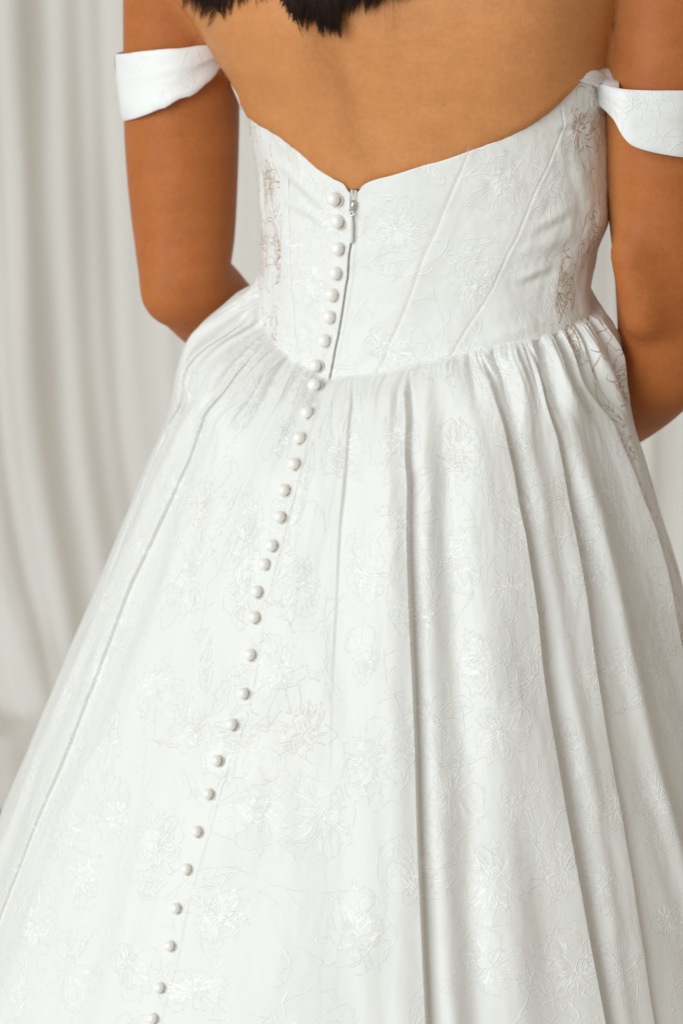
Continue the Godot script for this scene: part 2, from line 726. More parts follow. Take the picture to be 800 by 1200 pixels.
func curtain(called: String, label: String, x0: float, x1: float, seed_: int, mat: Material) -> void:
	var r := RandomNumberGenerator.new()
	r.seed = seed_
	var folds := []
	var x := x0
	while x < x1:
		folds.append([x, r.randf_range(0.022, 0.075), r.randf_range(0.012, 0.046), r.randf_range(-0.8, 1.2)])
		x += r.randf_range(0.045, 0.15)
	x = x0
	while x < x1:
		folds.append([x, r.randf_range(0.010, 0.022), r.randf_range(0.003, 0.010), r.randf_range(-1.0, 1.0)])
		x += r.randf_range(0.025, 0.07)
	var cols := 560
	var rows := 110
	var pos := PackedVector3Array()
	pos.resize(cols * rows)
	for j in rows:
		var t := float(j) / (rows - 1)
		var y := lerpf(3.1, 0.012, t)
		var foot := smoothstep(0.62, 1.0, t)
		for i in cols:
			var u := lerpf(x0, x1, float(i) / (cols - 1))
			var n := 0.0
			for q in folds:
				var d: float = (u - q[0]) / q[1]
				if d > -3.0 and d < 3.0:
					n += q[2] * exp(-d * d) * (1.0 + 0.4 * q[3] * (t - 0.5))
			n += 0.05 * sin(u * 7.0 + 1.0) + 0.02 * soft.get_noise_2d(u * 3.0, y * 0.9)
			# the folds lean a little as they fall, and the long foot lies out over the floor
			var lean := 0.05 * t * t + (0.16 * foot * foot if x0 < 0 else 0.0)
			var out := maxf(0.0, t - 0.80) / 0.20
			var pool := 0.014 + 0.05 * out * (1.0 - out) * (1.0 + soft.get_noise_2d(u * 4.0, out * 2.0 + 30.0)) * 2.0 + 0.4 * maxf(n, 0.0) * out * (1.0 - out)
			y = maxf(lerpf(3.1, -0.4, t), 0.0)
			y = pool + sqrt(y * y + 0.0016 * out)
			pos[j * cols + i] = Vector3(u + lean + 0.10 * out * sin(u * 5.0), y, -2.38 + n * (0.75 + 0.5 * t) * (1.0 - 0.6 * out) + 0.62 * out * out + 0.1 * foot * foot)
	var o := MeshInstance3D.new()
	o.name = called
	o.mesh = grid_mesh(pos, PackedVector2Array(), rows, cols, false)
	o.set_surface_override_material(0, mat)
	o.set_meta("label", label)
	o.set_meta("category", "curtain")
	o.set_meta("group", "white curtains behind her")
	add_child(o, true)


# ------------------------------------------------------------------ the person

var field: PackedFloat32Array
var f_at: Vector3
var f_n: Vector3i
var f_cell: float


func field_start(lo: Vector3, hi: Vector3, cell: float) -> void:
	f_at = lo
	f_cell = cell
	f_n = Vector3i(((hi - lo) / cell).ceil()) + Vector3i.ONE
	field = PackedFloat32Array()
	field.resize(f_n.x * f_n.y * f_n.z)
	field.fill(1.0)


func span(lo: Vector3, hi: Vector3) -> Array:
	var a := Vector3i(((lo - f_at) / f_cell).floor()).clamp(Vector3i.ZERO, f_n - Vector3i.ONE)
	var b := Vector3i(((hi - f_at) / f_cell).ceil()).clamp(Vector3i.ZERO, f_n - Vector3i.ONE)
	return [a, b]


func bone(p: Vector3, q: Vector3, r0: float, r1: float, k: float) -> void:
	var m := maxf(r0, r1) + k + f_cell * 3
	var s := span(p.min(q) - Vector3.ONE * m, p.max(q) + Vector3.ONE * m)
	var pq := q - p
	var l2 := maxf(pq.length_squared(), 1e-9)
	for z in range(s[0].z, s[1].z + 1):
		for y in range(s[0].y, s[1].y + 1):
			var row := (z * f_n.y + y) * f_n.x
			for x in range(s[0].x, s[1].x + 1):
				var c := f_at + Vector3(x, y, z) * f_cell - p
				var h := clampf(c.dot(pq) / l2, 0.0, 1.0)
				var d := (c - pq * h).length() - (r0 + (r1 - r0) * h)
				var e := field[row + x]
				var w := k - absf(d - e)
				field[row + x] = minf(d, e) - (w * w / k * 0.25 if w > 0.0 else 0.0)


func ball(p: Vector3, size: Vector3, k: float) -> void:
	var s := span(p - size - Vector3.ONE * (k + f_cell * 3), p + size + Vector3.ONE * (k + f_cell * 3))
	var least := minf(size.x, minf(size.y, size.z))
	for z in range(s[0].z, s[1].z + 1):
		for y in range(s[0].y, s[1].y + 1):
			var row := (z * f_n.y + y) * f_n.x
			for x in range(s[0].x, s[1].x + 1):
				var c := (f_at + Vector3(x, y, z) * f_cell - p) / size
				var d := (c.length() - 1.0) * least
				var e := field[row + x]
				var w := k - absf(d - e)
				field[row + x] = minf(d, e) - (w * w / k * 0.25 if w > 0.0 else 0.0)


# the bare back: the same section as the bodice, a little smaller where she wears it
func trunk() -> void:
	var blade_l := at(345, 25, 0.1)
	var blade_r := at(610, 10, 0.1)
	var s := span(Vector3(-0.25, 0.72, -0.2), Vector3(0.36, 1.56, 0.2))
	for y in range(s[0].y, s[1].y + 1):
		var h := f_at.y + y * f_cell
		var cx := look(t_cx, h)
		var a := look(t_a, h)
		var b := look(t_b, h)
		var top := h - 1.50
		for z in range(s[0].z, s[1].z + 1):
			var row := (z * f_n.y + y) * f_n.x
			var pz := f_at.z + z * f_cell
			for x in range(s[0].x, s[1].x + 1):
				var px := f_at.x + x * f_cell
				var dx := (px - cx) / a
				var dz := (pz - SHEAR * (px - cx)) / b
				if absf(dx) > 1.35 or absf(dz) > 1.4:
					continue
				var fr := pow(pow(absf(dx), 2.3) + pow(absf(dz), 2.3), 1.0 / 2.3)
				var phi := asin(clampf(signf(dx) * pow(minf(absf(dx) / maxf(fr, 0.2), 1.0), 1.0 / 0.87), -1.0, 1.0))
				if dz < 0.0:
					phi = signf(dx) * PI - phi
				# she is a little slimmer where the bodice holds her
				var worn := 1.0 - smoothstep(-0.007, 0.003, h - look_angle(neck_phi, phi))
				var d := (fr - 1.0) * b * 0.92 + 0.0045 * worn
				if dz > 0.3:
					# the hollow along the spine and the shoulder blades
					var sx := (px - (cx - 0.30 * a)) / 0.024
					d += 0.0105 * exp(-sx * sx) * smoothstep(1.12, 1.24, h)
					var bl := Vector2(px - blade_l.x, (h - blade_l.y) * 0.7).length() / 0.055
					var br := Vector2(px - blade_r.x, (h - blade_r.y) * 0.7).length() / 0.06
					d -= (0.012 * exp(-bl * bl) + 0.012 * exp(-br * br)) * (1.0 - worn)
				d = maxf(d, top)
				d = maxf(d, 0.74 - h)
				if d < field[row + x]:
					field[row + x] = d


# surface nets: one vertex in each cell that the surface crosses
func net(tinted := false, mesh := ArrayMesh.new()) -> ArrayMesh:
	var nx := f_n.x
	var ny := f_n.y
	var nz := f_n.z
	var sy := nx
	var sz := nx * ny
	var id := {}
	var pos := PackedVector3Array()
	var nor := PackedVector3Array()
	var offs := [0, 1, sy, sy + 1, sz, sz + 1, sz + sy, sz + sy + 1]
	for z in nz - 1:
		for y in ny - 1:
			var row := z * sz + y * sy
			for x in nx - 1:
				var i := row + x
				var v := field[i]
				if v > f_cell * 2.0 or v < -f_cell * 2.0:
					continue
				var c := [v, field[i + 1], field[i + sy], field[i + sy + 1], field[i + sz], field[i + sz + 1], field[i + sz + sy], field[i + sz + sy + 1]]
				var m := 0
				for k in 8:
					if c[k] < 0.0:
						m += 1
				if m == 0 or m == 8:
					continue
				var sum := Vector3.ZERO
				var n := 0
				for e in [[0, 1], [2, 3], [4, 5], [6, 7], [0, 2], [1, 3], [4, 6], [5, 7], [0, 4], [1, 5], [2, 6], [3, 7]]:
					var p: float = c[e[0]]
					var q: float = c[e[1]]
					if (p < 0.0) != (q < 0.0):
						var t := p / (p - q)
						var a: int = e[0]
						var b: int = e[1]
						sum += Vector3(a & 1, (a >> 1) & 1, a >> 2).lerp(Vector3(b & 1, (b >> 1) & 1, b >> 2), t)
						n += 1
				sum /= n
				id[i] = pos.size()
				pos.append(f_at + (Vector3(x, y, z) + sum) * f_cell)
				nor.append(Vector3.ZERO)
	# smooth normals from the field's slope
	for k in pos.size():
		var p := (pos[k] - f_at) / f_cell
		var g := Vector3(sample(p + Vector3(1, 0, 0)) - sample(p - Vector3(1, 0, 0)), sample(p + Vector3(0, 1, 0)) - sample(p - Vector3(0, 1, 0)), sample(p + Vector3(0, 0, 1)) - sample(p - Vector3(0, 0, 1)))
		nor[k] = g.normalized()
	var idx := PackedInt32Array()
	for i in id:
		var v := field[i]
		for ax in 3:
			var st: int = [1, sy, sz][ax]
			var w := field[i + st]
			if (v < 0.0) == (w < 0.0):
				continue
			var o1: int = [sy, sz, 1][ax]
			var o2: int = [sz, 1, sy][ax]
			if not (id.has(i - o1) and id.has(i - o2) and id.has(i - o1 - o2)):
				continue
			var a: int = id[i]
			var b: int = id[i - o1]
			var c: int = id[i - o1 - o2]
			var d: int = id[i - o2]
			if v < 0.0:
				idx.append_array(PackedInt32Array([a, c, b, a, d, c]))
			else:
				idx.append_array(PackedInt32Array([a, b, c, a, c, d]))
	var arr := []
	arr.resize(Mesh.ARRAY_MAX)
	arr[Mesh.ARRAY_VERTEX] = pos
	arr[Mesh.ARRAY_NORMAL] = nor
	arr[Mesh.ARRAY_INDEX] = idx
	if tinted:
		# her arms are more tanned than her back
		var tint := PackedColorArray()
		for p in pos:
			var off := absf(p.x - look(t_cx, p.y)) / look(t_a, p.y)
			var k := smoothstep(0.92, 1.10, off)
			tint.append(Color.WHITE.lerp(Color(0.77, 0.575, 0.44), k))
		arr[Mesh.ARRAY_COLOR] = tint
	mesh.add_surface_from_arrays(Mesh.PRIMITIVE_TRIANGLES, arr)
	return mesh


# where the ray through a pixel of the photograph enters the body
func surface_under(px: float, py: float) -> Vector3:
	for i in 400:
		var p := at(px, py, 0.19 - i * 0.001)
		if sample((p - f_at) / f_cell) < 0.0:
			return p
	return Vector3.ZERO


func sample(p: Vector3) -> float:
	var q := p.clamp(Vector3.ZERO, Vector3(f_n) - Vector3.ONE * 1.01)
	var x := int(q.x)
	var y := int(q.y)
	var z := int(q.z)
	var fx := q.x - x
	var fy := q.y - y
	var fz := q.z - z
	var i := (z * f_n.y + y) * f_n.x + x
	var s := f_n.x
	var t := f_n.x * f_n.y
	var a := lerpf(lerpf(field[i], field[i + 1], fx), lerpf(field[i + s], field[i + s + 1], fx), fy)
	var b := lerpf(lerpf(field[i + t], field[i + t + 1], fx), lerpf(field[i + t + s], field[i + t + s + 1], fx), fy)
	return lerpf(a, b, fz)


func chain(list: Array, k: float) -> void:
	var pts := []
	for i in list.size() - 1:
		for j in 5:
			var t := j / 5.0
			var row := []
			for m in 4:
				var p0: float = list[maxi(i - 1, 0)][m]
				var p1: float = list[i][m]
				var p2: float = list[i + 1][m]
				var p3: float = list[mini(i + 2, list.size() - 1)][m]
				row.append(0.5 * (2 * p1 + (p2 - p0) * t + (2 * p0 - 5 * p1 + 4 * p2 - p3) * t * t + (3 * p1 - p0 - 3 * p2 + p3) * t * t * t))
			pts.append(row)
	pts.append(list[-1])
	for i in pts.size() - 1:
		var p := at(pts[i][0], pts[i][1], pts[i][3])
		var q := at(pts[i + 1][0], pts[i + 1][1], pts[i + 1][3])
		bone(p, q, size_at(p, pts[i][2]), size_at(q, pts[i + 1][2]), 0.0012 if i else k)


const LEFT_ARM := [[226, -95, 70, -0.064], [214, -30, 67, -0.088], [213, 60, 67, -0.102], [213, 140, 66.5, -0.106], [214, 205, 64, -0.106], [216, 270, 59, -0.103], [218, 325, 52, -0.098], [238, 350, 52, -0.125], [262, 374, 49, -0.165], [295, 401, 43, -0.22], [322, 424, 36, -0.26]]
const RIGHT_ARM := [[764, -95, 74, 0.040], [779, -30, 73, 0.056], [782, 60, 74, 0.066], [783, 140, 74.5, 0.068], [784, 215, 73, 0.066], [785, 290, 67, 0.062], [784, 350, 61.5, 0.056], [780, 415, 57.5, 0.046], [757, 444, 56, 0.008], [735, 466, 52, -0.045], [712, 488, 45, -0.11], [694, 505, 37, -0.165]]


func person() -> void:
	var who := thing("person", "woman seen from behind in the white dress, bare back, dark hair, hands held in front", "person")
	field_start(Vector3(-0.28, 0.70, -0.34), Vector3(0.44, 1.92, 0.20), 0.0055)
	trunk()
	# shoulders, neck, head
	var nape := at(492, -170, 0.0)
	bone(at(250, -105, -0.035), at(430, -165, 0.0), 0.052, 0.05, 0.05)
	bone(at(735, -100, 0.03), at(560, -165, 0.01), 0.054, 0.05, 0.05)
	bone(nape, nape + Vector3(0.0, 0.12, -0.02), 0.058, 0.054, 0.05)
	var head := nape + Vector3(0.0, 0.215, -0.045)
	ball(head, Vector3(0.073, 0.100, 0.092), 0.02)
	ball(head + Vector3(0, -0.05, -0.045), Vector3(0.052, 0.062, 0.05), 0.03)
	bone(head + Vector3(0, 0.0, -0.092), head + Vector3(0, -0.035, -0.108), 0.008, 0.012, 0.012)
	ball(head + Vector3(0, -0.068, -0.092), Vector3(0.024, 0.009, 0.009), 0.012)
	for s in [-1, 1]:
		ball(head + Vector3(s * 0.076, -0.015, 0.0), Vector3(0.010, 0.030, 0.018), 0.008)
	chain(LEFT_ARM, 0.005)
	chain(RIGHT_ARM, 0.004)
	# points of the elbows
	var e := at(199, 348, -0.082)
	ball(e, Vector3.ONE * size_at(e, 28), 0.018)
	e = at(812, 428, 0.052)
	ball(e, Vector3.ONE * size_at(e, 30), 0.02)
	# the inner hollow of the right elbow
	bone(at(735, 300, 0.10), at(752, 372, 0.10), 0.012, 0.014, 0.03)
	var flesh := net(true)
	var moles := []
	for m in [[217, 379, 2.2], [204, 374, 1.3], [743, 424, 1.4], [520, 122, 1.1]]:
		moles.append([surface_under(m[0], m[1]), m[2]])
	hand(flesh, at(322, 424, -0.26), at(425, 470, -0.275), 1.0)
	hand(flesh, at(694, 505, -0.165), at(600, 520, -0.255), -1.0)
	var body := part("body", flesh, skin_mat, who)
	# two small moles near the left elbow, one on the right arm, one on the back
	var disc := SphereMesh.new()
	disc.radius = 0.001
	disc.height = 0.002
	disc.radial_segments = 12
	disc.rings = 6
	for m in moles:
		if m[0] != Vector3.ZERO:
			var o := part("mole", disc, mole_mat, body)
			o.position = m[0]
			o.scale = Vector3(1.0, 1.0, 0.3) * m[1] * 0.62
	hair(who, head)


func hand(flesh: ArrayMesh, wrist: Vector3, tip: Vector3, s: float) -> void:
	var u := (tip - wrist).normalized()
	var back := Vector3(0, 0, -1)
	back = (back - u * back.dot(u)).normalized()
	var v := u.cross(back) * s
	field_start(wrist.min(tip) - Vector3.ONE * 0.09, wrist.max(tip) + Vector3.ONE * 0.11, 0.0035)
	bone(wrist - u * 0.012, wrist + u * 0.02, 0.026, 0.022, 0.01)
	for i in 4:
		var w := (i - 1.5) * 0.019
		bone(wrist + u * 0.015 + v * w * 0.7, wrist + u * 0.085 + v * w, 0.014, 0.0115, 0.012)
	for i in 4:
		var w := (i - 1.5) * 0.020
		var l: float = [0.062, 0.075, 0.070, 0.054][i]
		var a := wrist + u * 0.085 + v * w
		var b := a + (u * 0.96 + back * -0.15).normalized() * l * 0.45 + v * w * 0.1
		var c := b + (u * 0.8 + back * -0.5).normalized() * l * 0.32
		var d := c + (u * 0.6 + back * -0.7).normalized() * l * 0.25
		bone(a, b, 0.0098, 0.009, 0.004)
		bone(b, c, 0.009, 0.0082, 0.003)
		bone(c, d, 0.0082, 0.0072, 0.003)
	var t0 := wrist + u * 0.025 - v * 0.022
	var t1 := t0 + (u * 0.75 - v * 0.62).normalized() * 0.04
	var t2 := t1 + (u * 0.95 - v * 0.2 - back * 0.1).normalized() * 0.03
	var t3 := t2 + (u * 0.97 + v * 0.05 - back * 0.2).normalized() * 0.024
	bone(t0, t1, 0.014, 0.011, 0.008)
	bone(t1, t2, 0.0105, 0.0095, 0.003)
	bone(t2, t3, 0.0095, 0.008, 0.003)
	net(true, flesh)


func back_z(px: float, py: float) -> float:
	var h := torso_hit(px, py)
	return torso_at(h.x, h.y).z


# dark hair, loose to the shoulder blades: a cap on the head and locks whose ragged ends reach into the picture
func hair(who: Node3D, head: Vector3) -> void:
	field_start(head - Vector3(0.14, 0.16, 0.13), head + Vector3(0.14, 0.14, 0.15), 0.006)
	ball(head + Vector3(0, 0.012, 0.014), Vector3(0.088, 0.106, 0.098), 0.02)
	ball(head + Vector3(0, -0.05, 0.045), Vector3(0.085, 0.09, 0.06), 0.03)
	var cap := part("hair", net(), hair_mat, who)
	# clumps: tip pixel, width of the tip, how many hairs
	var clumps := [
		[214, 8, 8, 70], [228, 14, 9, 90], [243, 38, 5, 36], [240, 20, 9, 90], [256, 17, 8, 80], [268, 24, 9, 90], [282, 15, 9, 90], [297, 11, 9, 80], [311, 15, 9, 80], [322, 24, 8, 90], [331, 42, 6, 100], [338, 46, 5, 90], [346, 42, 6, 90], [356, 44, 6, 100], [362, 40, 6, 80], [372, 30, 7, 70], [381, 40, 6, 90], [387, 49, 5, 100], [394, 45, 5, 90], [401, 44, 5, 80], [409, 26, 7, 80], [420, 14, 8, 80], [432, 18, 7, 80], [440, 19, 6, 70], [452, 8, 8, 80], [466, 4, 8, 70], [477, 2, 7, 60], [490, -10, 10, 60], [508, -22, 12, 60], [530, -30, 12, 60], [555, -40, 14, 60], [585, -52, 14, 50],
		[196, -8, 9, 60], [182, -22, 10, 50]]
	var st_pos := PackedVector3Array()
	var st_nor := PackedVector3Array()
	var st_idx := PackedInt32Array()
	var lock := PackedVector3Array()
	for c in clumps:
		var tip_x: float = c[0]
		var tip_y: float = c[1]
		var lean := rng.randf_range(-5, 75) if tip_x < 330.0 else rng.randf_range(-45, 55)
		var curl := rng.randf_range(-1.0, 1.0)
		tip_y += rng.randf_range(-7, 4)
		for i in int(c[3]) * 3:
			var g := clampf(rng.randfn(0.0, 0.6), -1.6, 1.6)
			var which := i % 3                                # each clump splits into three pointed locks
			var sub: float = [-0.9, 0.1, 0.95][which] + 0.25 * sin(tip_x * 1.7 + which)
			var short := absf(rng.randfn(0.0, 12.0)) + (rng.randf() * 42 if rng.randf() < 0.3 else 0.0) - (rng.randf() * 7.0 if rng.randf() < 0.12 else 0.0)
			var ex: float = tip_x + sub * c[2] * 0.8 + g * 0.22 * (absf(short) + 6.0) + rng.randfn(0.0, 1.2) - 4.0
			var ey := tip_y - short - absf(sin(tip_x * 3.1 + which * 2.0)) * 13.0 + 4.0
			var mx := tip_x - lean * 0.7 + g * 15.0 + rng.randfn(0.0, 4.0)
			var my := tip_y - 95.0
			var tx := lerpf(tip_x, 470.0, 0.35) + g * 20.0 - lean
			var lift := rng.randf_range(0.004, 0.022)
			lock = PackedVector3Array()
			for k in 14:
				var t := 1.0 - pow(1.0 - k / 13.0, 1.7)
				var e := clampf((t - 0.72) / 0.28, 0.0, 1.0)
				var x := lerpf(lerpf(tx, mx, t), lerpf(mx, ex, t), t) + (curl + 0.5 * sin(which * 2.0 + tip_x)) * 22.0 * e * (1.0 - e) + sin(t * 5.0 + g * 1.5 + tip_x) * 3.5 * (1.0 - t * 0.6)
				var y := lerpf(lerpf(-215.0, my, t), lerpf(my, ey, t), t)
				var z := back_z_fast(x, y) + lift * (1.0 - 0.55 * t) + 0.002
				lock.append(at(x, y, z))
			strand(lock, rng.randf_range(0.00026, 0.00046), st_pos, st_nor, st_idx)
	# a few single hairs that stray from the ends
	for i in 46:
		var x := rng.randf_range(215, 470)
		var y := rng.randf_range(14, 50)
		lock = PackedVector3Array()
		var sway := rng.randf_range(-26, 26)
		for k in 9:
			var t := k / 8.0
			var qx := x - sway * (1.0 - t) + sin(t * 4.0 + i) * 5.0
			var qy := lerpf(-60.0, y, t)
			lock.append(at(qx, qy, back_z_fast(qx, qy) + lerpf(0.012, 0.004, t)))
		strand(lock, 0.00022, st_pos, st_nor, st_idx)
	var arr := []
	arr.resize(Mesh.ARRAY_MAX)
	arr[Mesh.ARRAY_VERTEX] = st_pos
	arr[Mesh.ARRAY_NORMAL] = st_nor
	arr[Mesh.ARRAY_INDEX] = st_idx
	var m := ArrayMesh.new()
	m.add_surface_from_arrays(Mesh.PRIMITIVE_TRIANGLES, arr)
	var locks := part("hair_strands", m, hair_mat, cap)
	locks.set_meta("kind", "stuff")


var back_grid := PackedFloat32Array()

func back_z_fast(px: float, py: float) -> float:
	if back_grid.is_empty():
		back_grid.resize(64 * 32)
		for j in 32:
			for i in 64:
				back_grid[j * 64 + i] = back_z(150 + i * 8.0, -200 + j * 9.0)
	var fx := clampf((px - 150) / 8.0, 0, 62.99)
	var fy := clampf((py + 200) / 9.0, 0, 30.99)
	var i := int(fx)
	var j := int(fy)
	fx -= i
	fy -= j
	var k := j * 64 + i
	var z := lerpf(lerpf(back_grid[k], back_grid[k + 1], fx), lerpf(back_grid[k + 64], back_grid[k + 65], fx), fy)
	# hair hangs over the hollow of the neck
	return maxf(z, lerpf(0.085, 0.0, smoothstep(-100.0, 30.0, py)))


func strand(path: PackedVector3Array, radius: float, pos: PackedVector3Array, nor: PackedVector3Array, idx: PackedInt32Array) -> void:
	var n := path.size()
	var base := pos.size()
	for i in n:
		var along := (path[mini(i + 1, n - 1)] - path[maxi(i - 1, 0)]).normalized()
		var side := along.cross(Vector3.BACK).normalized()
		var up := side.cross(along)
		var w := radius * (1.0 - 0.92 * pow(float(i) / (n - 1), 2.2))
		for s in 3:
			var a := TAU * s / 3.0 + PI / 2
			var d := side * cos(a) + up * sin(a)
			pos.append(path[i] + d * w)
			nor.append(d)
	for i in n - 1:
		for s in 3:
			var a := base + i * 3 + s
			var b := base + i * 3 + (s + 1) % 3
			idx.append_array(PackedInt32Array([a, b, a + 3, b, b + 3, a + 3]))


# ------------------------------------------------------------------ the dress

func wedding_dress() -> void:
	var dress := thing("wedding_dress", "white floral jacquard wedding dress with gathered skirt and pearl buttons down its back", "wedding dress")
	bodice(dress)
	zip(dress)
	skirt(dress)
	buttons(dress)
	sleeves(dress)


const ZIP := [[411, 226], [411, 252], [411, 285], [407.5, 320], [403, 355], [397, 390], [391, 420], [385, 447]]
var zip_phi: PackedFloat32Array


func track(pixels: Array, on_skirt: bool) -> PackedFloat32Array:
	var ys := []
	var vs := []
	for p in pixels:
		var h := skirt_hit(p[0], p[1]) if on_skirt else torso_hit(p[0], p[1])
		ys.append(h.y)
		vs.append(h.x)
	return resample(ys, vs)


func near_line(p: Vector3, a: Vector3, b: Vector3) -> Vector2:
	# (distance across, share along) in the picture's plane
	var ab := Vector2(b.x - a.x, b.y - a.y)
	var ap := Vector2(p.x - a.x, p.y - a.y)
	var t := clampf(ap.dot(ab) / ab.length_squared(), 0.0, 1.0)
	var q := ap - ab * t
	return Vector2(q.length() * signf(ab.cross(ap)), t)


func bodice(dress: Node3D) -> void:
	zip_phi = track(ZIP, false)
	var seam_a := track([[550, 170], [531, 220], [515, 258], [482, 340], [450, 418], [437, 442]], false)
	var seam_b := track([[660, 150], [645, 186], [612, 260], [577, 337], [545, 388], [522, 424]], false)
	var seam_c := track([[334, 160], [337, 230], [339, 276], [343, 350], [346, 395], [349, 427]], false)
	var seam_d := track([[296, 150], [303, 190], [309, 270], [309, 330], [312, 380]], false)
	var seams := [[seam_a, 0.0006, 0.0011], [seam_b, 0.0006, 0.0011], [seam_c, 0.0005, 0.0011], [seam_d, 0.0005, 0.0011]]
	# drag lines in the cloth: pixels from, to, height, width
	var drags := [[318, 192, 392, 254, 0.0014, 0.0045], [330, 240, 380, 262, 0.0010, 0.004], [598, 324, 648, 306, 0.0022, 0.0045], [612, 268, 668, 238, 0.0014, 0.005], [600, 292, 690, 268, 0.0010, 0.006], [640, 150, 690, 128, 0.0012, 0.004], [350, 320, 390, 335, 0.0008, 0.005], [350, 380, 372, 392, 0.0010, 0.004], [430, 400, 500, 404, 0.0006, 0.007], [560, 395, 640, 372, 0.0012, 0.006], [672, 180, 690, 250, 0.0018, 0.006]]
	var lines := []
	for d in drags:
		lines.append([at(d[0], d[1], 0.09), at(d[2], d[3], 0.08), d[4], d[5]])
	var angles := []     # offsets from the zip, going right, all the way round
	var n := 0.0
	angles.append_array([0.0, 0.0, 0.0012])
	while n < TAU - 0.0185:
		var phi: float = n - 0.4
		n += 0.0055 if phi < 1.75 or phi > TAU - 1.75 else 0.05
		angles.append(minf(n, TAU - 0.0185))
	angles.append_array([TAU - 0.0155 - 0.0012, TAU - 0.0155, TAU - 0.0155])
	var cols := angles.size()
	var rows := 150
	var pos := PackedVector3Array()
	var uv := PackedVector2Array()
	pos.resize(cols * rows)
	uv.resize(cols * rows)
	var zip_top := at(411, 226, 0.11).y
	var pull_y := at(411, 250, 0.11).y
	var zip_mid := look(zip_phi, 1.2)
	for c in cols:
		var edge := 0
		if c == 0 or c == cols - 1:
			edge = 1
		var share: float = angles[c] / (TAU - 0.0155)
		for r in rows:
			# rows 0-2 turn over the top edge to the inside
			var v := maxf(0.0, float(r - 3)) / (rows - 4)
			v = v * v * 0.15 + v * 0.85
			var y := 1.2
			var phi := 0.0
			# the zip's edges: open by a hair, wider above the slider
			for k in 3:
				var z0 := look(zip_phi, y)
				var open := 0.0080 + 0.028 * smoothstep(pull_y - 0.004, zip_top, y)
				var far: float = minf(angles[c], TAU - angles[c])
				phi = lerpf(z0, zip_mid, smoothstep(0.05, 0.55, far)) + open + share * (TAU - open)
				if phi > PI:
					phi -= TAU
				var top := look_angle(neck_phi, phi)
				y = lerpf(top, look_angle(seam_phi, phi) - 0.001, v)
			var grow := 0.0
			var p := torso_at(phi, y)
			var a := look(t_a, y)
			for s in seams:
				var d: float = (phi - look(s[0], y)) * a
				if absf(d) < 0.012:
					grow -= s[1] * exp(-d * d / (s[2] * s[2]))
					if d > 0.0:
						grow += 0.00018 * exp(-(d - 0.003) * (d - 0.003) / 0.000006)
			for l in lines:
				var q := near_line(p, l[0], l[1])
				if absf(q.x) < l[3] * 3.0 and p.z > 0.0:
					var x: float = q.x / l[3]
					grow += l[2] * (exp(-x * x) - 0.7 * exp(-(x + 1.3) * (x + 1.3))) * sin(PI * clampf(q.y, 0.02, 0.98))
			grow += noise_grow(phi, y)
			# the placket beside the zip stands a little proud, the top edge is stitched down
			var dz := (phi - look(zip_phi, y)) * a
			if dz < 0.0 and dz > -0.02:
				grow += 0.0012 * smoothstep(-0.006, -0.002, dz) + 0.0007 * smoothstep(-0.0195, -0.0165, dz)
			elif dz >= 0.0 and dz < 0.008:
				grow += 0.0006 * (1.0 - smoothstep(0.004, 0.006, dz))
			# lower edge: the seam pulls in
			var up := y - look_angle(seam_phi, phi)
			grow -= 0.0008 * exp(-up / 0.0025)
			if r == 0:
				grow -= 0.0042
				y -= 0.006
			elif r == 1:
				grow -= 0.0026
				y -= 0.0005
			elif r == 2:
				grow -= 0.0009
				y += 0.0006
			if edge:
				grow -= 0.003
			pos[r * cols + c] = torso_at(phi, y, grow)
			uv[r * cols + c] = Vector2((phi + 0.2) * 0.17, 1.45 - y) / TILE + Vector2(0.13, 0.37)
	var second := PackedByteArray()
	for c in cols:
		var phi: float = look(zip_phi, 1.2) + angles[c]
		second.append(1 if (phi > 0.80 and phi < 2.2) or (phi > TAU - 2.2 and phi < TAU - 1.02) else 0)
	var o := part("bodice", grid_mesh(pos, uv, rows, cols, false, false, second), bodice_mat, dress)
	o.set_surface_override_material(1, side_mat)
	# the sewn line down each panel seam
	for k in 3:
		var path := PackedVector3Array()
		var rad := PackedFloat32Array()
		var hi: float = [at(550, 172, 0.1).y, at(655, 160, 0.1).y, at(334, 168, 0.1).y][k]
		var lo: float = [at(437, 439, 0.1).y, at(522, 421, 0.1).y, at(349, 425, 0.1).y][k]
		for i in 60:
			var y := lerpf(hi, lo, i / 59.0)
			path.append(torso_at(look(seams[k][0], y), y, noise_grow(look(seams[k][0], y), y) - seams[k][1] + 0.00005))
			rad.append(0.00034)
		part("panel_seam", tube(path, rad, 6), cord_mat, o)


func noise_grow(phi: float, y: float) -> float:
	return 0.0012 * soft.get_noise_2d(phi * 2.2, y * 13.0) + 0.0003 * soft.get_noise_2d(phi * 8.0 + 50.0, y * 40.0)


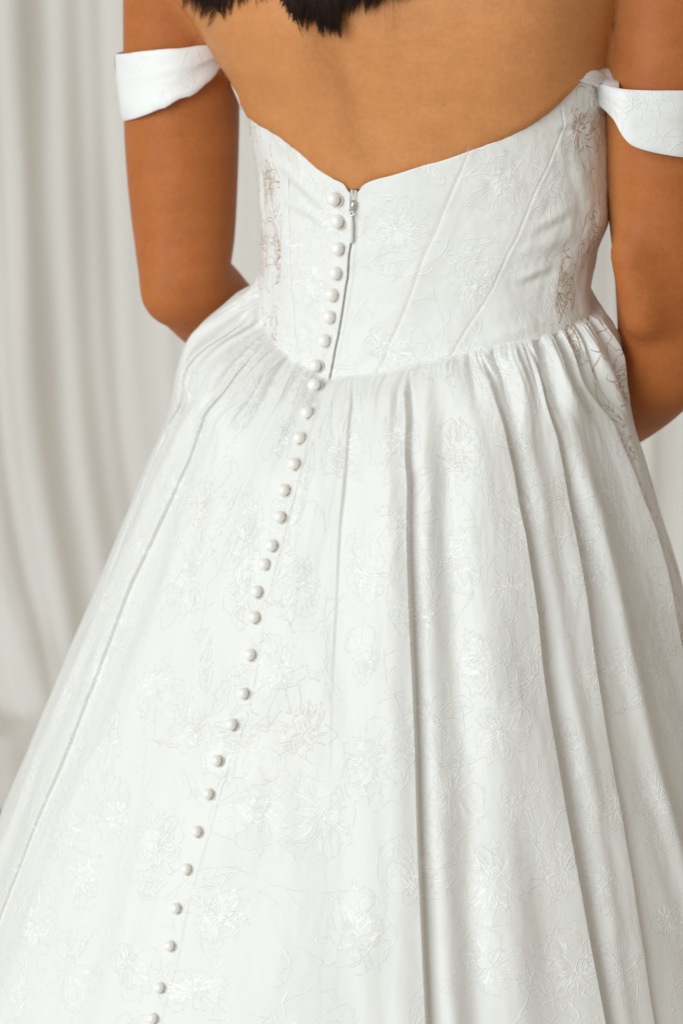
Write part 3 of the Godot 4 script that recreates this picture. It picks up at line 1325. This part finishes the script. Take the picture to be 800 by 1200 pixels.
func zip(dress: Node3D) -> void:
	var top := at(411, 226, 0.11).y
	var low := at(385, 449, 0.10).y
	var n := 90
	var pos := PackedVector3Array()
	for i in n:
		var y := lerpf(top + 0.001, low, float(i) / (n - 1))
		var wide := 0.0105
		for s in [-1.0, -0.3, 0.3, 1.0]:
			var phi: float = look(zip_phi, y) + 0.012 + s * wide / look(t_a, y)
			pos.append(torso_at(phi, y, -0.0022))
	var z := part("zip", grid_mesh(pos, PackedVector2Array(), n, 4, false), tape_mat, dress, "dark zip line closing the back of the bodice")
	# teeth
	var st := SurfaceTool.new()
	var count := 120
	for i in count:
		var y := lerpf(top - 0.001, low, float(i) / (count - 1))
		var b := BoxMesh.new()
		b.size = Vector3(0.0015, 0.0009, 0.001)
		var side := -1.0 if i % 2 == 0 else 1.0
		var spread := 0.0004 + 0.0016 * smoothstep(at(411, 250, 0.11).y, top, y)
		var p := torso_at(look(zip_phi, y) + 0.012, y, -0.0018) + Vector3(side * spread, 0, 0)
		st.append_from(b, 0, Transform3D(Basis(), p))
	var teeth := part("zip_teeth", st.commit(), plain(lin(0.035, 0.03, 0.028), 0.5, 0.2), z)
	teeth.set_meta("kind", "stuff")
	# white tapes beside the open top of the zip
	for s in [-1.0, 1.0]:
		var path := PackedVector3Array()
		var rad := PackedFloat32Array()
		for i in 8:
			var y := lerpf(top + 0.0005, at(411, 243, 0.11).y, i / 7.0)
			path.append(torso_at(look(zip_phi, y) + 0.017 + s * lerpf(0.012, 0.004, i / 7.0), y, -0.0006))
			rad.append(0.0013)
		part("zip_tape", tube(path, rad, 8), thread_mat, z)
	# slider with its bridge and ring
	var c := at(413.2, 241.5, torso_at(torso_hit(413, 242).x, at(413, 242, 0.11).y).z + 0.002)
	var body := PackedVector3Array()
	var br := PackedFloat32Array()
	for i in 7:
		var t := i / 6.0
		body.append(c + Vector3(lerpf(0.0012, -0.0008, t), lerpf(0.005, -0.0055, t), 0.0006 * sin(PI * t)))
		br.append([0.0012, 0.0024, 0.0026, 0.0023, 0.0022, 0.0018, 0.0008][i])
	part("zip_slider", tube(body, br, 12), metal_mat, z)
	var ring := TorusMesh.new()
	ring.inner_radius = 0.0011
	ring.outer_radius = 0.0021
	ring.rings = 20
	ring.ring_segments = 8
	var ro := part("pull_ring", ring, metal_mat, z)
	ro.position = c + Vector3(-0.0008, -0.0062, 0.0022)
	ro.rotation_degrees = Vector3(78, 0, 20)
	# the slim white pull
	var pull := PackedVector3Array()
	var pr := PackedFloat32Array()
	for i in 12:
		var t := i / 11.0
		var q := at(lerpf(411.5, 411.5, t), lerpf(253, 287, t), 0.1)
		q.z = torso_at(torso_hit(411.5, lerpf(253, 287, t)).x, q.y).z + 0.0035
		pull.append(q)
		pr.append(lerpf(0.0012, 0.0021, smoothstep(0.0, 0.35, t)) * (1.0 if i < 10 else 0.9 if i == 10 else 0.5))
	part("zip_pull", tube(pull, pr, 12, 1.0), plain(lin(0.78, 0.78, 0.77), 0.35), z)


# sharp pleats: pixels down the crease, height, width to the left, depth and width to the right of the edge
var pleats := []
var ridges := []
var gathers := []
var creases := []


func plan_folds() -> void:
	var sharp := [
		[[[296, 366], [290, 375], [249, 405], [222, 462], [187, 517], [163, 575]], [0.0026, 0.0008, 0.0, 0.0], 0.012, 0.003, 0.012],
		[[[313, 399], [292, 425], [262, 464], [231, 517], [207, 570], [180, 630], [150, 695], [120, 770], [92, 845], [50, 950], [20, 1025], [-5, 1085], [-60, 1225]], [0.003, 0.0032, 0.0030, 0.0030], 0.024, 0.005, 0.022],
		[[[347, 428], [326, 474], [300, 522], [268, 600], [232, 690], [196, 790], [150, 920], [110, 1040], [60, 1200]], [0.0022, 0.0004, 0.0, 0.0], 0.022, 0.002, 0.016],
		[[[384, 449], [378, 462], [371, 487], [362, 520], [355, 550], [345, 585], [337, 615], [327, 650], [318, 680], [309, 715], [302, 760], [293, 812], [283, 850], [266, 895], [255, 935], [243, 980], [231, 1020], [218, 1068], [210, 1112], [197, 1160], [186, 1205]], [0.0012, 0.0006, 0.0005, 0.0005], 0.010, 0.0012, 0.004],
		[[[412, 445], [414, 477], [405, 540], [394, 640], [388, 760], [384, 900], [379, 1050], [374, 1200]], [0.0026, 0.0009, 0.0, 0.0], 0.022, 0.002, 0.016],
		[[[483, 433], [480, 510], [478, 620], [480, 720], [483, 800], [489, 1000], [498, 1200]], [0.005, 0.008, 0.009, 0.009], 0.030, 0.006, 0.022],
		[[[560, 414], [576, 449], [590, 510], [603, 579], [614, 636], [628, 730], [640, 830], [655, 925], [668, 1000], [705, 1200]], [0.005, 0.008, 0.009, 0.010], 0.038, 0.006, 0.026],
		[[[617, 402], [632, 455], [650, 521], [659, 560], [674, 640], [690, 740], [712, 880], [734, 1010], [765, 1200]], [0.005, 0.006, 0.004, 0.003], 0.024, 0.004, 0.020],
		[[[659, 390], [674, 440], [689, 467], [713, 500], [738, 570], [757, 630], [782, 720], [812, 830], [845, 940], [880, 1060], [915, 1200]], [0.005, 0.006, 0.005, 0.005], 0.020, 0.004, 0.020]]
	for s in sharp:
		pleats.append([track(s[0], true), s[1], s[2], s[3], s[4]])
	var rolls := [
		[[[370, 440], [350, 470], [318, 540], [280, 640], [250, 740], [220, 850], [185, 960], [120, 1190]], 0.004, 0.018],
		[[[436, 445], [440, 500], [440, 600], [436, 760], [436, 900], [436, 1200]], 0.005, 0.016],
		[[[462, 440], [462, 520], [460, 620], [462, 800], [466, 1000], [470, 1200]], 0.004, 0.012],
		[[[505, 430], [502, 520], [500, 640], [505, 800], [515, 1000], [530, 1200]], 0.0055, 0.011],
		[[[521, 424], [520, 520], [522, 600], [530, 700], [546, 900], [560, 1200]], -0.004, 0.012],
		[[[545, 420], [552, 520], [560, 620], [572, 760], [588, 920], [612, 1200]], 0.006, 0.020],
		[[[598, 406], [612, 480], [626, 560], [640, 640], [660, 760], [685, 900], [730, 1200]], 0.005, 0.011],
		[[[640, 397], [660, 470], [686, 566], [701, 608], [722, 700], [752, 840], [810, 1060], [850, 1200]], 0.008, 0.013],
		[[[676, 384], [705, 440], [726, 500], [748, 580], [766, 650], [790, 730], [860, 950]], 0.006, 0.011],
		[[[330, 412], [290, 470], [252, 540], [215, 630], [180, 720], [130, 840], [80, 960], [0, 1180]], 0.002, 0.014],
		[[[302, 380], [275, 412], [240, 462], [208, 520], [170, 600], [130, 690], [90, 780], [30, 920], [-60, 1150]], 0.004, 0.016]]
	for s in rolls:
		ridges.append([track(s[0], true), s[1], s[2]])
	var r := RandomNumberGenerator.new()
	r.seed = 77
	var phi := -1.5
	while phi < 1.55:
		var mid := clampf(absf(phi + 0.42) / 0.35, 0.25, 1.0)
		gathers.append([phi, r.randf_range(0.0030, 0.0065) * (1.0 if r.randf() < 0.75 else -0.8) * mid, r.randf_range(0.0035, 0.0075), r.randf_range(0.02, 0.085), r.randf_range(0.35, 1.0)])
		phi += r.randf_range(0.030, 0.070)
	phi = -1.5
	while phi < 1.55:
		var mid := clampf(absf(phi + 0.42) / 0.3, 0.4, 1.0)
		creases.append([phi, r.randf_range(0.0012, 0.0034) * mid, r.randf_range(0.0009, 0.0018), r.randf_range(0.008, 0.045), r.randf_range(-0.5, 0.5)])
		phi += r.randf_range(0.022, 0.065)


func skirt_bump(phi: float, y: float, below: float, a: float, phi_seam: float) -> float:
	var n := 0.0
	var run := clampf(below / 0.5, 0.0, 1.0) * 3.0
	var i := mini(int(run), 2)
	var start := smoothstep(0.0, 0.02, below)
	for p in pleats:
		var q: float = (phi - look(p[0], y)) * a
		if q < -0.12 or q > 0.09:
			continue
		var h: float = lerpf(p[1][i], p[1][i + 1], run - i) * start
		if q < 0.0:
			n += h * exp(-q * q / (p[2] * p[2]))
		else:
			var e := q / 0.0035
			if e < 1.0:
				n += lerpf(h, -h * 0.45, e * e * (3.0 - 2.0 * e))
			else:
				var w: float = (q - 0.0035) / p[4]
				n -= h * 0.45 * exp(-w * w)
	for p in ridges:
		var q: float = (phi - look(p[0], y)) * a / p[2]
		if q > -2.6 and q < 2.6:
			n += p[1] * exp(-q * q) * start
	if below < 0.22:
		var rise := smoothstep(-0.002, 0.0035, below)
		for g in gathers:
			var q: float = (phi_seam - g[0]) * 0.15
			if q < -0.03 or q > 0.03:
				continue
			var w: float = g[2] * (1.0 + below * 14.0)
			q = q * (1.0 + below * 3.0) / (w if q < 0.0 else w * g[4])
			n += g[1] * rise * exp(-q * q) * exp(-below * below / (g[3] * g[3]))
		for g in creases:
			var q: float = (phi_seam + g[4] * below - g[0]) * 0.15
			if q < -0.005 or q > 0.005:
				continue
			q = q / (g[2] * (1.0 + below * 8.0))
			n -= g[1] * rise * exp(-q * q) * exp(-below * below / (g[3] * g[3]))
	n += 0.0045 * (1.0 - exp(-maxf(below, 0.0) / 0.007)) * exp(-below / 0.12)
	var fade := smoothstep(0.0, 0.03, below)
	n += fade * (0.0030 * soft.get_noise_2d(phi * 2.2, y * 2.6) + 0.0009 * soft.get_noise_2d(phi * 5.0 + y * 3.0, y * 6.0 + 9.0) + 0.00022 * soft.get_noise_2d(phi * 20.0, y * 24.0))
	return n


# a point of the finished skirt; out is the folds' displacement along the section's normal
func skirt_point(phi: float, y: float, phi_seam: float, shift := 0.0) -> Vector3:
	var below := look_angle(seam_phi, phi) - y
	var p := skirt_at(phi - shift, y)
	var a := look(s_a, y)
	var q := skirt_at(phi + 0.01, y) - skirt_at(phi - 0.01, y)
	var out := Vector3(-q.z, 0, q.x).normalized() * -1.0
	if out.dot(Vector3(sin(phi), 0, cos(phi))) < 0.0:
		out = -out
	return p + out * (skirt_bump(phi, y, below, a, phi_seam) - 0.0012)


func skirt(dress: Node3D) -> void:
	plan_folds()
	var knots := pleats.size()
	# columns: which interval between creases, and how far into it
	var cols_at := []
	var refs := []
	var y_ref := at(400, 800, 0.25).y
	for k in knots:
		refs.append(look(pleats[k][0], y_ref))
	for k in range(-1, knots):
		var lo: float = -PI if k < 0 else refs[k]
		var hi: float = PI if k == knots - 1 else refs[k + 1]
		var f := 0.0
		var width: float = hi - lo
		while f < 1.0:
			cols_at.append(Vector2(k, f))
			var phi: float = lo + f * width
			var step := 0.0042 if phi > -1.75 and phi < 1.75 else 0.045
			if k >= 0 and f * width < 0.016:
				step = 0.0012
			if k < knots - 1 and (1.0 - f) * width < 0.012 and phi > -1.75:
				step = 0.002
			f += step / width
	cols_at.append(Vector2(knots - 1, 1.0))
	var cols := cols_at.size()
	var rows := 300
	var low := at(400, 1240, 0.45).y
	var pos := PackedVector3Array()
	var uv := PackedVector2Array()
	pos.resize(rows * cols)
	uv.resize(rows * cols)
	for c in cols:
		var k := int(cols_at[c].x)
		var f: float = cols_at[c].y
		var phi_seam := 0.0
		var y0 := 1.05
		for i in 4:
			phi_seam = warp(k, f, y0)
			y0 = look_angle(seam_phi, phi_seam)
		var u_ref := warp(k, f, y_ref)
		for r in rows:
			var y: float
			var v := float(r) / (rows - 26)
			if r == 0:
				y = y0 + 0.007
			elif r < rows - 25:
				v = float(r - 1) / (rows - 27)
				v = v * (0.55 + 0.45 * v)
				y = lerpf(y0 + 0.0005, low, v)
			else:
				y = lerpf(low, 0.012, float(r - (rows - 26)) / 25.0)
			var phi: float = warp(k, f, y)
			pos[r * cols + c] = skirt_point(phi, y, phi_seam, tuck(k, phi, y, y0)) if r > 0 else torso_at(phi, y, -0.006)
			var a := look(s_a, y)
			uv[r * cols + c] = Vector2(u_ref * lerpf(a, 0.36, 0.6) * 1.05, (y0 - y) * 1.06) / TILE + Vector2(0.55, 0.2)
	var second := PackedByteArray()
	for c in cols:
		second.append(1 if (cols_at[c].x == knots - 1 and cols_at[c].y < 0.3) else 0)
	var o := part("skirt", grid_mesh(pos, uv, rows, cols, true, false, second), skirt_mat, dress)
	o.set_surface_override_material(1, side_mat)


# how far, as an angle, the cloth right of crease k is drawn back underneath the fold
func tuck(k: int, phi: float, y: float, y0: float) -> float:
	if k < 0:
		return 0.0
	var a := look(s_a, y)
	var q: float = (phi - look(pleats[k][0], y)) * a
	if q <= 0.0 or q > 0.12:
		return 0.0
	var run := clampf((y0 - y) / 0.5, 0.0, 1.0) * 3.0
	var i := mini(int(run), 2)
	var h: float = lerpf(pleats[k][1][i], pleats[k][1][i + 1], run - i) * smoothstep(0.0, 0.02, y0 - y)
	var s := minf(h * 1.45 * maxf(0.0, -sin(phi)) * 0.55 + h * 0.03, 0.022)
	var e := q / 0.0035
	if e < 1.0:
		return s * e * e * (3.0 - 2.0 * e) / a
	return s * exp(-(q - 0.0035) / 0.03) / a


func warp(k: int, f: float, y: float) -> float:
	var lo: float = -PI if k < 0 else look(pleats[k][0], y)
	var hi: float = PI if k == pleats.size() - 1 else look(pleats[k + 1][0], y)
	return lo + (hi - lo) * f


func buttons(dress: Node3D) -> void:
	var where := [[393.5, 233], [397.5, 259], [398, 291], [395, 319.5], [391, 345], [388, 371], [382, 398.5], [372, 428], [369, 453.5], [361, 486.5], [352, 516], [345.5, 546], [334, 576.5], [329, 607.5], [319.5, 641], [311, 663], [302, 695], [299, 725], [294, 769], [286, 814.5], [272.5, 851], [255, 893], [245, 932], [231.5, 976], [219.5, 1020], [207, 1066], [200, 1110], [188, 1159], [180, 1195]]
	var ball_mesh := SphereMesh.new()
	ball_mesh.radius = 1.0
	ball_mesh.height = 2.0
	ball_mesh.radial_segments = 40
	ball_mesh.rings = 20
	var loop := PackedVector3Array()
	var rad := PackedFloat32Array()
	for i in 15:
		var a := lerpf(-2.2, 2.2, i / 14.0)
		loop.append(Vector3(0.55 + 0.72 * cos(a), 0.80 * sin(a), -0.42 - 0.18 * cos(a)))
		rad.append(0.13)
	var loop_mesh := tube(loop, rad, 8)
	for i in where.size():
		var px: float = where[i][0]
		var py: float = where[i][1]
		var size := lerpf(0.0059, 0.0046, clampf((py - 230) / 800.0, 0.0, 1.0))
		var p: Vector3
		var out: Vector3
		if py < 440:
			var h := torso_hit(px, py)
			p = torso_at(h.x, h.y, 0.0006)
			out = (torso_at(h.x + 0.03, h.y) - torso_at(h.x - 0.03, h.y)).cross(Vector3.UP).normalized()
		else:
			var h := skirt_hit(px, py)
			# settle on the folded cloth
			for k in 3:
				p = skirt_point(h.x, h.y, h.x)
				var want := at(px, py, p.z + size * 0.6)
				h.y += want.y - p.y
				h.x += (want.x - p.x) / look(s_a, h.y)
			p = skirt_point(h.x, h.y, h.x)
			var du := skirt_at(h.x + 0.03, h.y) - skirt_at(h.x - 0.03, h.y)
			var dv := skirt_at(h.x, h.y - 0.02) - skirt_at(h.x, h.y + 0.02)
			out = dv.cross(du).normalized()
		if out.z < 0.0:
			out = -out
		var b := part("pearl_button", ball_mesh, pearl_mat, dress)
		var right := Vector3.UP.cross(out).normalized()
		var up := out.cross(right)
		b.transform = Transform3D(Basis(right * size, up * size, out * size * 0.92), p + out * size * 0.62)
		var l := part("button_loop", loop_mesh, cord_mat, b)
		l.rotation.z = rng.randf_range(-0.5, 0.1) - 0.15


# ------------------------------------------------------------------ the off-shoulder sleeves

# a band of doubled cloth: rows from its top to its bottom edge, columns along it; each column is [top, bottom] in world space
func band(columns: Array, outward: Array, closed: bool, seed_: float) -> ArrayMesh:
	var cols := columns.size()
	var n := 30
	var back := 5
	var rows := n + back + 1
	var pos := PackedVector3Array()
	var uv := PackedVector2Array()
	pos.resize(rows * cols)
	uv.resize(rows * cols)
	var run := 0.0
	for c in cols:
		var a: Vector3 = columns[c][0]
		var b: Vector3 = columns[c][1]
		var o: Vector3 = outward[c]
		if c > 0:
			run += ((a + b) / 2).distance_to((columns[c - 1][0] + columns[c - 1][1]) / 2)
		for r in rows:
			var p: Vector3
			if r <= n:
				var t := 0.5 - 0.5 * cos(PI * r / n)
				var edge := pow(absf(2.0 * t - 1.0), 12.0)
				var g := 0.0016 * (1.0 - edge)
				g += 0.0009 * smoothstep(0.47, 0.42, t)           # the doubled upper half
				g += 0.0012 * soft.get_noise_2d(run * 9.0 + seed_, t * 1.2) + 0.0003 * soft.get_noise_2d(run * 30.0 + seed_, t * 3.0)
				p = a.lerp(b, t) + o * g
			else:
				var t := float(r - n) / (back + 1)
				p = b.lerp(a, t) - o * 0.0012 * sin(PI * t)
			pos[r * cols + c] = p
			uv[r * cols + c] = Vector2(run, a.distance_to(b) * (0.5 - 0.5 * cos(PI * minf(r, n) / n))) / TILE + Vector2(seed_ * 0.1, 0.3)
	# close the loop of rows
	var all := pos.duplicate()
	var all_uv := uv.duplicate()
	for c in cols:
		all.append(pos[c])
		all_uv.append(uv[c])
	return grid_mesh(all, all_uv, rows + 1, cols, false)


func sleeves(dress: Node3D) -> void:
	# left sleeve: a loose loop round the arm, wide outside, tucked narrow under the arm
	var zc := -0.103
	var cx := 210.0
	var rx := 73.0
	var top_x := [137.0, 150, 170, 205, 240, 262, 283]
	var low_x := [137.0, 150, 170, 190, 218, 245, 262, 283]
	var top_y := [63.5, 62.5, 60, 57, 53, 52, 55]
	var low_y := [142.0, 139.5, 133.5, 127, 114, 95, 78, 66]
	var cols := []
	var outs := []
	var n := 72
	for i in n + 1:
		var al := -PI / 2 + TAU * i / n
		var x := cx + rx * sin(al)
		var r := size_at(at(cx, 90, zc), rx) * 1.06
		var z := zc + r * cos(al)
		var ty := hermite(top_x, top_y, x)
		var by := hermite(low_x, low_y, x)
		if cos(al) < 0.0:
			ty = lerpf(ty, ty - 6, -cos(al))
			by = lerpf(by, by + 8, -cos(al))
		cols.append([at(x, ty, z), at(x + 8.0 * maxf(0.0, -sin(al)), by, z)])
		outs.append(Vector3(sin(al), 0, cos(al)))
	part("sleeve", band(cols, outs, true, 1.0), sleeve_mat, dress, "white band sleeve round her left arm, at the left of the picture")

	# right sleeve: leaves the bodice's corner, widens and wraps the outside of the arm
	var path := [[684, 92, 690, 116, 0.068], [692, 94, 697, 121, 0.082], [702, 97.5, 706, 128, 0.097], [711, 100.5, 713.5, 135, 0.108], [720, 102.5, 720, 143, 0.113], [729, 104, 728, 158, 0.1165], [738, 105, 737, 168.5, 0.119], [748, 105.5, 748, 174, 0.1205], [764, 106, 764, 178.5, 0.122], [782, 106, 782, 182, 0.1225], [800, 106, 800, 184.5, 0.121], [820, 105, 820, 186, 0.114], [838, 104, 838, 186, 0.102], [852, 102, 852, 185, 0.082], [859, 100, 858, 184, 0.056], [854, 99, 853, 184, 0.02], [836, 98, 836, 182, -0.008], [806, 98, 806, 178, -0.022], [770, 98, 770, 166, -0.024], [735, 98, 735, 150, -0.016], [705, 98, 705, 136, 0.0]]
	cols = []
	outs = []
	var mid := at(780, 140, 0.068)
	for i in (path.size() - 1) * 4 + 1:
		var s := mini(i / 4, path.size() - 2)
		var t := (i - s * 4) / 4.0
		var q := []
		for k in 5:
			var p0: float = path[maxi(s - 1, 0)][k]
			var p1: float = path[s][k]
			var p2: float = path[s + 1][k]
			var p3: float = path[mini(s + 2, path.size() - 1)][k]
			q.append(0.5 * (2 * p1 + (p2 - p0) * t + (2 * p0 - 5 * p1 + 4 * p2 - p3) * t * t + (3 * p1 - p0 - 3 * p2 + p3) * t * t * t))
		cols.append([at(q[0], q[1], q[4]), at(q[2], q[3], q[4])])
		q[4] += 0.013 * smoothstep(700.0, 728.0, q[0])
		cols[-1] = [at(q[0], q[1], q[4]), at(q[2], q[3], q[4])]
		var o := Vector3((q[0] - 780) * 0.00072, 0, q[4] - mid.z)
		outs.append(o.normalized() if q[0] > 715 else Vector3(-0.25, 0, 1).normalized())
	var right := part("sleeve", band(cols, outs, false, 4.0), sleeve_mat, dress, "white band sleeve round her right arm, at the right of the picture")
	# the folded corner where it joins the bodice
	knot(right, [[663.5, 97, 2.6, 0.0], [666, 96, 4.2, 0.0], [671, 93, 4.2, 0.0], [677, 90, 5.0, 0.0], [685, 88.5, 8.5, 0.0], [694, 88, 11.0, 0.0], [702, 90, 12.5, 0.07], [709, 94, 11.5, 0.088], [715, 100, 8.5, 0.102], [720, 107, 4.5, 0.111]])


func knot(parent: Node3D, list: Array) -> void:
	var pos := PackedVector3Array()
	var rad := PackedFloat32Array()
	for i in (list.size() - 1) * 5 + 1:
		var s := mini(i / 5, list.size() - 2)
		var t := (i - s * 5) / 5.0
		var a: Array = list[s]
		var b: Array = list[s + 1]
		var p := at(lerpf(a[0], b[0], t), lerpf(a[1], b[1], t), lerpf(a[3], b[3], t))
		p = at(lerpf(a[0], b[0], t), lerpf(a[1], b[1], t), maxf(p.z, back_z(minf(lerpf(a[0], b[0], t), 704.0), lerpf(a[1], b[1], t)) + 0.004))
		pos.append(p)
		rad.append(size_at(p, lerpf(a[2], b[2], t)))
	# flattened against the back
	var sides := 24
	var grid := PackedVector3Array()
	var uv := PackedVector2Array()
	for i in pos.size():
		var along := (pos[mini(i + 1, pos.size() - 1)] - pos[maxi(i - 1, 0)]).normalized()
		var o := Vector3(0.1, 0.25, 1).normalized()
		o = (o - along * o.dot(along)).normalized()
		var side := along.cross(o)
		var end := 0.15 if i == 0 else 0.7 if i == 1 else 1.0
		for s in sides + 1:
			var al := TAU * s / sides
			var crease := 1.0 + 0.16 * sin(al * 3.0 + i * 0.12) + 0.09 * sin(al * 7.0 + i * 0.3)
			grid.append(pos[i] + (side * cos(al) + o * sin(al) * 0.42) * rad[i] * end * crease)
			uv.append(Vector2(i * 0.01, s * 0.01))
	part("sleeve_fold", grid_mesh(grid, uv, pos.size(), sides + 1, true, false), sleeve_mat, parent)
